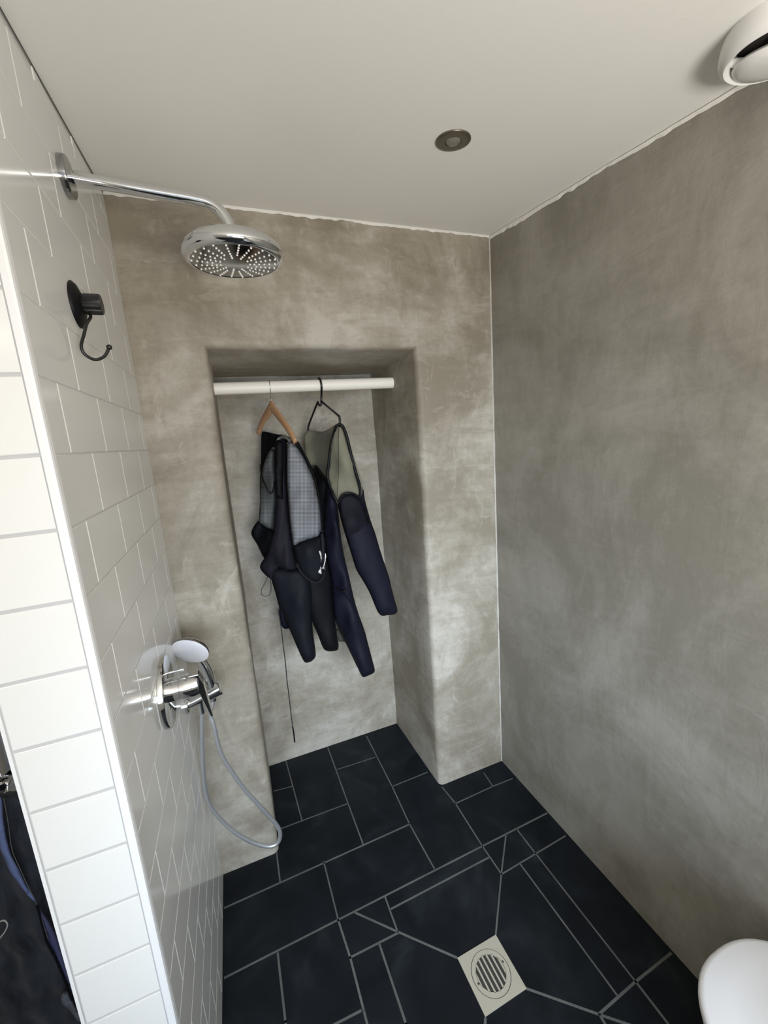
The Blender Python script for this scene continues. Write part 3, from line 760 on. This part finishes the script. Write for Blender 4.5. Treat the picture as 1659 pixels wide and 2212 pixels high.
# ---- second wetsuit (olive shoulders), on the black hanger
w2 = thing('wetsuit', 'navy wetsuit with olive green shoulders hanging from the black hanger', 'wetsuit', at_y(735, 1150, .2))
cloth('back_panel', [(656, 946), (660, 936), (666, 929.5), (680, 931), (697, 932.5), (709, 927.5), (722, 918.5), (733, 916), (733, 930), (724, 960), (718, 1000), (716, 1060), (704, 1110), (690, 1080), (676, 1030), (660, 990)],
      [(660, 940, .37), (730, 920, .12), (715, 1000, .19), (670, 1010, .33), (700, 1080, .25)], .014, .02, M_OLIVE, w2, rim=14)
cloth('inner_panel', [(674, 1014), (683, 1008), (694, 1024), (707, 1042), (712, 1090), (716, 1150), (704, 1200), (694, 1130), (684, 1060)], [(680, 1012, .29), (707, 1042, .19), (704, 1180, .22)], .008, .01, M_BLKN, w2, rim=10)
seam('back_piping', [(673, 1014), (678, 1009), (683.5, 1008), (694, 1023), (706.5, 1041)], [(673, 1014, .28), (706, 1041, .175)], .0050, M_BLACKR, w2, off=.02)
cloth('body', [(706.5, 1026), (712, 1040), (720, 1062), (728, 1081), (731.5, 1110), (734.5, 1143), (742, 1192), (750, 1228), (757, 1258), (765, 1293), (774, 1324), (787, 1360), (794, 1386), (799, 1405), (805, 1428), (809.5, 1446), (808, 1453), (799, 1458), (786, 1463), (780.5, 1459), (774, 1446), (760, 1417), (747, 1390), (737, 1370), (729, 1352), (722, 1335), (718, 1300), (715, 1255), (706, 1205), (700, 1150), (703, 1090), (705, 1050)],
      [(708, 1040, .18), (728, 1085, .12), (705, 1150, .21), (735, 1150, .14), (720, 1260, .20), (757, 1260, .14), (770, 1340, .13), (795, 1450, .12), (730, 1345, .19)], .036, .03, M_NAVY, w2, rim=24, fold=.004, fdir=(1, -.2), fper=44, seed=8)
cloth('inner_layer', [(722, 1340), (730, 1355), (740, 1374), (748, 1390), (744, 1386.5), (736, 1386), (731.5, 1385), (728, 1366)], .23, .006, .006, simple('dark_olive_lining', (.03, .032, .024), .8), w2, rim=5, step=4)
seam('knee_seam', [(719, 1263), (728, 1270), (741, 1278), (749, 1267), (756, 1257)], [(719, 1263, .165), (741, 1277, .112), (756, 1258, .128)], .0026, M_BLACKR, w2)
seam('leg_seam', [(741, 1278), (752, 1293), (765, 1310)], [(741, 1277, .110), (765, 1310, .118)], .0020, M_BLACKR, w2)
seam('hem_seam', [(780, 1452), (793, 1449), (806, 1439)], [(780, 1452, .100), (793, 1449, .088), (806, 1439, .10)], .0010, M_BLACKR, w2)
cloth('shoulder_panel', [(733, 918), (742, 920), (750, 942), (759, 978), (769, 1018), (777, 1048), (783, 1058), (780, 1078), (766, 1072), (751, 1070), (740, 1074), (732, 1084), (727, 1086), (720, 1070), (713, 1050), (708.5, 1026), (712, 980), (718, 946), (725, 922)],
      [(733, 918, .075), (712, 1010, .13), (728, 1080, .10), (775, 1050, .09), (750, 1000, .06)], .026, .02, M_OLIVE, w2, rim=22, fold=.003, fdir=(1, -.15), fper=26, seed=11)
seam('panel_crease', [(732, 924), (731, 950), (731.5, 986), (731, 1020), (729.5, 1052), (727.5, 1084)], [(732, 924, .062), (731.5, 986, .060), (729, 1052, .072), (727.5, 1084, .092)], .0015, simple('dark_crease', (.02, .018, .012), .9), w2, off=.022)
seam('front_piping', [(734, 917), (726, 921), (718.5, 946), (713, 972), (709.5, 1005), (707.5, 1028), (713, 1050), (720, 1068), (728, 1085)], [(733, 917, .07), (713, 972, .115), (708, 1026, .13), (728, 1085, .095)], .0050, M_BLACKR, w2, off=.016)
seam('shoulder_piping', [(734, 917), (741, 922), (750, 946), (759, 985), (770, 1025), (777, 1050), (778, 1074)], [(733, 917, .07), (750, 946, .062), (770, 1025, .072), (778, 1070, .088)], .0056, M_BLACKR, w2, off=.016)
cloth('sleeve_edge', [(741, 917.5), (746, 928), (752, 945), (759, 968), (770, 1003), (781, 1040), (783.5, 1056), (778, 1050), (768, 1018), (757, 976), (748, 940)], .085, .008, .012, M_OLIVE, w2, rim=6, step=4)
cloth('sleeve', [(730, 1088), (738, 1074), (752, 1067), (766, 1070), (777, 1075), (781, 1056), (785.5, 1058), (788, 1078), (794, 1101), (802, 1128), (811, 1153), (820, 1184), (830, 1215), (840, 1245), (846, 1270), (853, 1297), (858.5, 1318), (853, 1326.5), (838, 1329), (824, 1330), (815, 1320), (806, 1299), (797, 1278), (783, 1253), (769, 1229), (758, 1194), (748, 1163), (740, 1137), (734, 1113)],
      [(740, 1090, .10), (780, 1075, .095), (770, 1150, .07), (800, 1220, .065), (838, 1320, .06)], .034, .028, M_NAVY, w2, rim=26, fold=.002, fdir=(1, .4), fper=50, seed=14)
cloth('knee_pad', [(732.5, 1082), (740, 1071), (751, 1066), (764, 1068), (776, 1076), (786, 1094), (796, 1124), (799, 1150), (794, 1166), (784, 1175), (770, 1180), (758.5, 1181), (750, 1165), (742, 1138), (735.5, 1112)],
      [(740, 1085, .072), (785, 1100, .070), (765, 1130, .040), (760, 1175, .060), (795, 1160, .062)], .014, .004, M_PADN, w2, rim=10)
seam('pad_piping', [(731, 1086), (739, 1071.5), (751, 1065.5), (765, 1067.5), (777, 1075.5)], [(731, 1086, .082), (751, 1066, .062), (777, 1075, .075)], .0046, M_BLACKR, w2, off=.014)
seam('pad_seam', [(759, 1181), (773, 1180), (788, 1174), (797, 1164), (800, 1152)], [(759, 1181, .052), (785, 1176, .045), (800, 1152, .058)], .0022, M_BLACKR, w2, off=.006)
seam('cuff_seam', [(829, 1319), (838, 1318.5), (850, 1317)], .030, .0014, M_BLACKR, w2)

# ---- recessed spotlight
sx, sy = -.438, -.478; sz = ceil(sy)
NC = Vector((0, SH, -1)).normalized()
MS = axis((sx, sy, sz), NC)
sp = thing('ceiling_spotlight', 'small round dark bronze recessed spotlight, unlit, in the white ceiling', 'spotlight', (sx, sy, sz))
lathe('trim_ring', [(.040, 0), (.040, .002), (.0385, .0034), (.030, .0042), (.0185, .0040), (.0175, .0005)], MS, M_BRONZE, sp, 56, 50)
lathe('lens', [(.0178, .0008), (.0165, .0042), (.012, .0068), (.006, .0078), (0, .008)], MS, M_LENS, sp, 40, 60)

# ---- round ceiling vent by the right wall
vx, vy = -.088, -.915; vz = ceil(vy)
MV = axis((vx, vy, vz), NC)
ve = thing('ceiling_vent', 'white round ventilation valve with dark gap on the ceiling by the right wall', 'vent', (vx, vy, vz))
lathe('collar', [(.079, 0), (.081, .010), (.0815, .026), (.078, .036), (.072, .040), (.066, .036), (.063, .028), (.060, .012)], MV, M_WHITEP, ve, 72, 60)
lathe('throat', [(.0610, .0115), (.03, .004), (0, .003)], MV, M_DARK, ve, 48, 60)
lathe('valve_disc', [(0, .050), (.022, .050), (.044, .0465), (.054, .0415), (.0575, .036), (.055, .032), (.03, .030), (.0, .030)], axis((vx + .012, vy + .010, vz), NC + Vector((.06, .10, 0))), M_WHITEP, ve, 64, 60)
tube('bolt', [MV @ Vector((0, 0, .003)), MV @ Vector((0, 0, .034))], .006, M_WHITEP, ve)
for a in (.5, 2.3, 4.2):
    tube('bridge', [MV @ Vector((.040 * cos(a), .040 * sin(a), .034)), MV @ Vector((.064 * cos(a), .064 * sin(a), .026))], .006, M_WHITEP, ve, 10)

# ---- toilet (only the front of the closed lid reaches into view)
to = thing('toilet', 'white toilet with closed lid by the right wall, front edge just in view', 'toilet', (-.17, -1.24, 0))
def egg(cx, yf, yb, hw, n=72, e=2.4):
    out = []
    for k in range(n):
        a = 2 * pi * k / n; c, s_ = cos(a), sin(a)
        x = cx + hw * math.copysign(abs(c) ** (2 / e), c)
        ym = yf - hw * 1.12
        y = ym + (yf - ym) * math.copysign(abs(s_) ** (2 / 2.05), s_) if s_ >= 0 else ym - (ym - yb) * abs(s_) ** (2 / 3.4)
        out.append((x, y))
    return out
def loft(name, secs, mat, parent, capb=True):
    bm = bmesh.new(); rings = [[bm.verts.new((x, y, z)) for x, y in sec] for sec, z in secs]
    for A, B in zip(rings, rings[1:]):
        m = len(A)
        for k in range(m): bm.faces.new((A[k], A[(k + 1) % m], B[(k + 1) % m], B[k]))
    bm.faces.new(rings[0][::-1]); bm.faces.new(rings[-1]); return autosmooth(link(name, bm, mat, parent), 40)
TX = -.186; YF = -.992; YB = -1.47
def sc_(k, d=0): return egg(TX, YF - d, YB + d, .180 - d)
loft('lid', [(sc_(0, .004), .405), (sc_(0, 0), .409), (sc_(0, 0), .417), (sc_(0, .003), .421), (sc_(0, .010), .4235), (sc_(0, .05), .4255), (sc_(0, .12), .4265)], M_LIDW, to)
loft('seat', [(sc_(0, .008), .388), (sc_(0, .004), .391), (sc_(0, .004), .401), (sc_(0, .008), .404)], M_LIDW, to)
def bowl(d, sh_): return egg(TX, YF - d - sh_, YB, .175 - d)
loft('bowl', [(bowl(.075, .10), 0), (bowl(.07, .09), .06), (bowl(.06, .07), .16), (bowl(.03, .03), .28), (bowl(.012, .012), .35), (bowl(.010, .010), .386)], simple('sanitary_ceramic', (.78, .78, .78), .12), to)
bm = bmesh.new(); add_box(bm, (TX - .17, YB - .19, .36), (TX + .17, YB - .005, .76)); link('cistern', bm, MATS['sanitary_ceramic'], to, bevel=(.02, 4))
bm = bmesh.new(); add_box(bm, (TX - .10, YB - .18, 0), (TX + .10, YB + .05, .37)); link('foot', bm, MATS['sanitary_ceramic'], to, bevel=(.02, 4))

# ---- beyond the partition: chrome tap on a grey panel and a dark jacket
JY = -.36
vt = thing('wall_tap', 'chrome tap fitting just visible left of the tiled wall end, above the jacket', 'tap', (-1.6, -.28, .86))
jp = lambda u, v, y=JY: at_y(u, v, y)
tube('pipe', [jp(-22, 1600, -.33), jp(-10, 1640, -.33), jp(-2, 1672, -.33)], .016, M_CHROME, vt, 20)
tube('body', [jp(-45, 1716, -.33), jp(-10, 1706, -.33), jp(42, 1696, -.33)], .026, M_CHROME, vt, 24)
lathe('collar', [(.020, -.012), (.027, -.010), (.027, .010), (.020, .012)], axis(jp(6, 1688, -.33), jp(2, 1672, -.33) - jp(10, 1704, -.33)), M_CHROME, vt, 32)
lathe('valve_stem', [(0, -.02), (.012, -.02), (.012, .02), (.009, .03), (0, .03)], axis(jp(26, 1700, -.355), (0.2, -1, .1)), M_CHROME, vt, 24)
pb = jp(-15, 1690, -.33)
tube('wall_bracket', [pb, Vector((pb.x, -.015, pb.z))], .014, M_CHROME, vt, 16)
gp = bmesh.new(); add_box(gp, (-2.2, -.02, .0), (leftx(0) - T - .002, -.002, 1.35)); 
link('wall_panel', gp, M_WALLG, kind='structure')

jk = thing('jacket', 'dark jacket with blue lining hanging left of the white tiled wall end', 'jacket', jp(60, 1950))
cloth('jacket_body', [(-70, 1716), (-10, 1709), (40, 1706), (70, 1725), (95, 1790), (130, 1890), (165, 1990), (200, 2100), (232, 2200), (250, 2290), (120, 2310), (-20, 2310), (-110, 2280), (-120, 2000), (-95, 1800)], JY, .05, .03, M_JACK, jk, rim=40, step=9, fold=.010, fdir=(1, -.42), fper=70, seed=21)
cloth('lining', [(-8, 1722), (4, 1726), (8, 1770), (14, 1808), (24, 1845), (42, 1880), (58, 1915), (76, 1945), (66, 1940), (44, 1915), (22, 1884), (8, 1852), (-4, 1820), (-10, 1770)], JY - .074, .006, .006, M_LIN, jk, rim=6, step=7)
cloth('lining', [(80, 1958), (90, 1968), (112, 2000), (132, 2050), (150, 2105), (165, 2160), (152, 2140), (132, 2100), (112, 2055), (96, 2010)], JY - .070, .006, .006, simple('deep_blue_lining', (.022, .024, .07), .6), jk, rim=6, step=7)
seam('stitching', [(8, 1724), (18, 1780), (26, 1835), (44, 1878), (62, 1918), (78, 1950), (92, 1990), (104, 2030)], JY - .078, .0007, simple('grey_thread', (.045, .045, .05), .8), jk)
seam('zip_edge', [(80, 1955), (92, 2000), (102, 2036), (120, 2070), (140, 2118), (156, 2160)], JY - .078, .0022, M_BLKN, jk)
seam('drawcord', [(-6, 1994), (8, 1988), (16, 1996), (12, 2010), (0, 2026), (-8, 2030)], JY - .078, .0014, simple('pale_cord', (.25, .26, .25), .7), jk)
cloth('cuff_pile', [(132, 2150), (146, 2140), (160, 2168), (176, 2200), (168, 2206), (150, 2182), (134, 2168)], JY - .070, .010, .004, simple('grey_pile', (.05, .055, .075), .95, bump=1.0, bscale=160, var=.6, vscale=120), jk, rim=6, step=5)

# ================================================================== LIGHT
def area(name, loc, tgt, sx_, sy_, power, col, spread=180):
    l = bpy.data.lights.new(name, 'AREA'); l.shape = 'RECTANGLE'; l.size = sx_; l.size_y = sy_; l.energy = power; l.color = col; l.spread = radians(spread)
    o = bpy.data.objects.new(name, l); COL.objects.link(o); o.location = loc
    o.rotation_euler = (Vector(tgt) - Vector(loc)).to_track_quat('-Z', 'Y').to_euler(); return o
for i in range(3):
    xc = WX0 + pw * (i + .5)
    area('window_light', (xc, YR + .02, (WZ0 + WZ1) / 2), (-.34 + .3 * (xc + .8), 0, .42), pw - .07, WZ1 - WZ0 - .07, 5.0, (.70, .85, 1.0), 60)
area('warm_uplight_fill', (-.62, -2.25, 1.2), (-.60, -1.62, 2.6), .7, .4, 36.0, (1.0, .935, .84))  # added warm fill aimed up to brighten ceiling and upper walls, no real fitting
area('overhead_fill', (-1.9, -1.9, 1.98), (-1.9, -1.9, 0), .5, .5, 3.0, (1.0, .92, .80))  # soft fill added high up to ease dark contrast, not an actual lamp
wd = bpy.data.worlds.new('World'); SC.world = wd; wd.use_nodes = True
wd.node_tree.nodes['Background'].inputs[0].default_value = (.75, .85, 1, 1); wd.node_tree.nodes['Background'].inputs[1].default_value = .8

# ================================================================== CAMERA
cd = bpy.data.cameras.new('Camera'); co = bpy.data.objects.new('Camera', cd); COL.objects.link(co)
rt, dn, fw = Vector(RW[0]), Vector(RW[1]), Vector(RW[2])
mm = Matrix((rt, -dn, -fw)).transposed().to_4x4(); mm.translation = CAM
co.matrix_world = mm
cd.sensor_fit = 'VERTICAL'; cd.sensor_height = 24; cd.lens = F / 2212 * 24; cd.clip_start = .02
SC.camera = co
SC.view_settings.view_transform = 'Standard'; SC.view_settings.look = 'None'; SC.view_settings.exposure = 0.0; SC.view_settings.gamma = 1.18
SC.cycles.max_bounces = 8; SC.cycles.diffuse_bounces = 5; SC.cycles.use_denoising = True
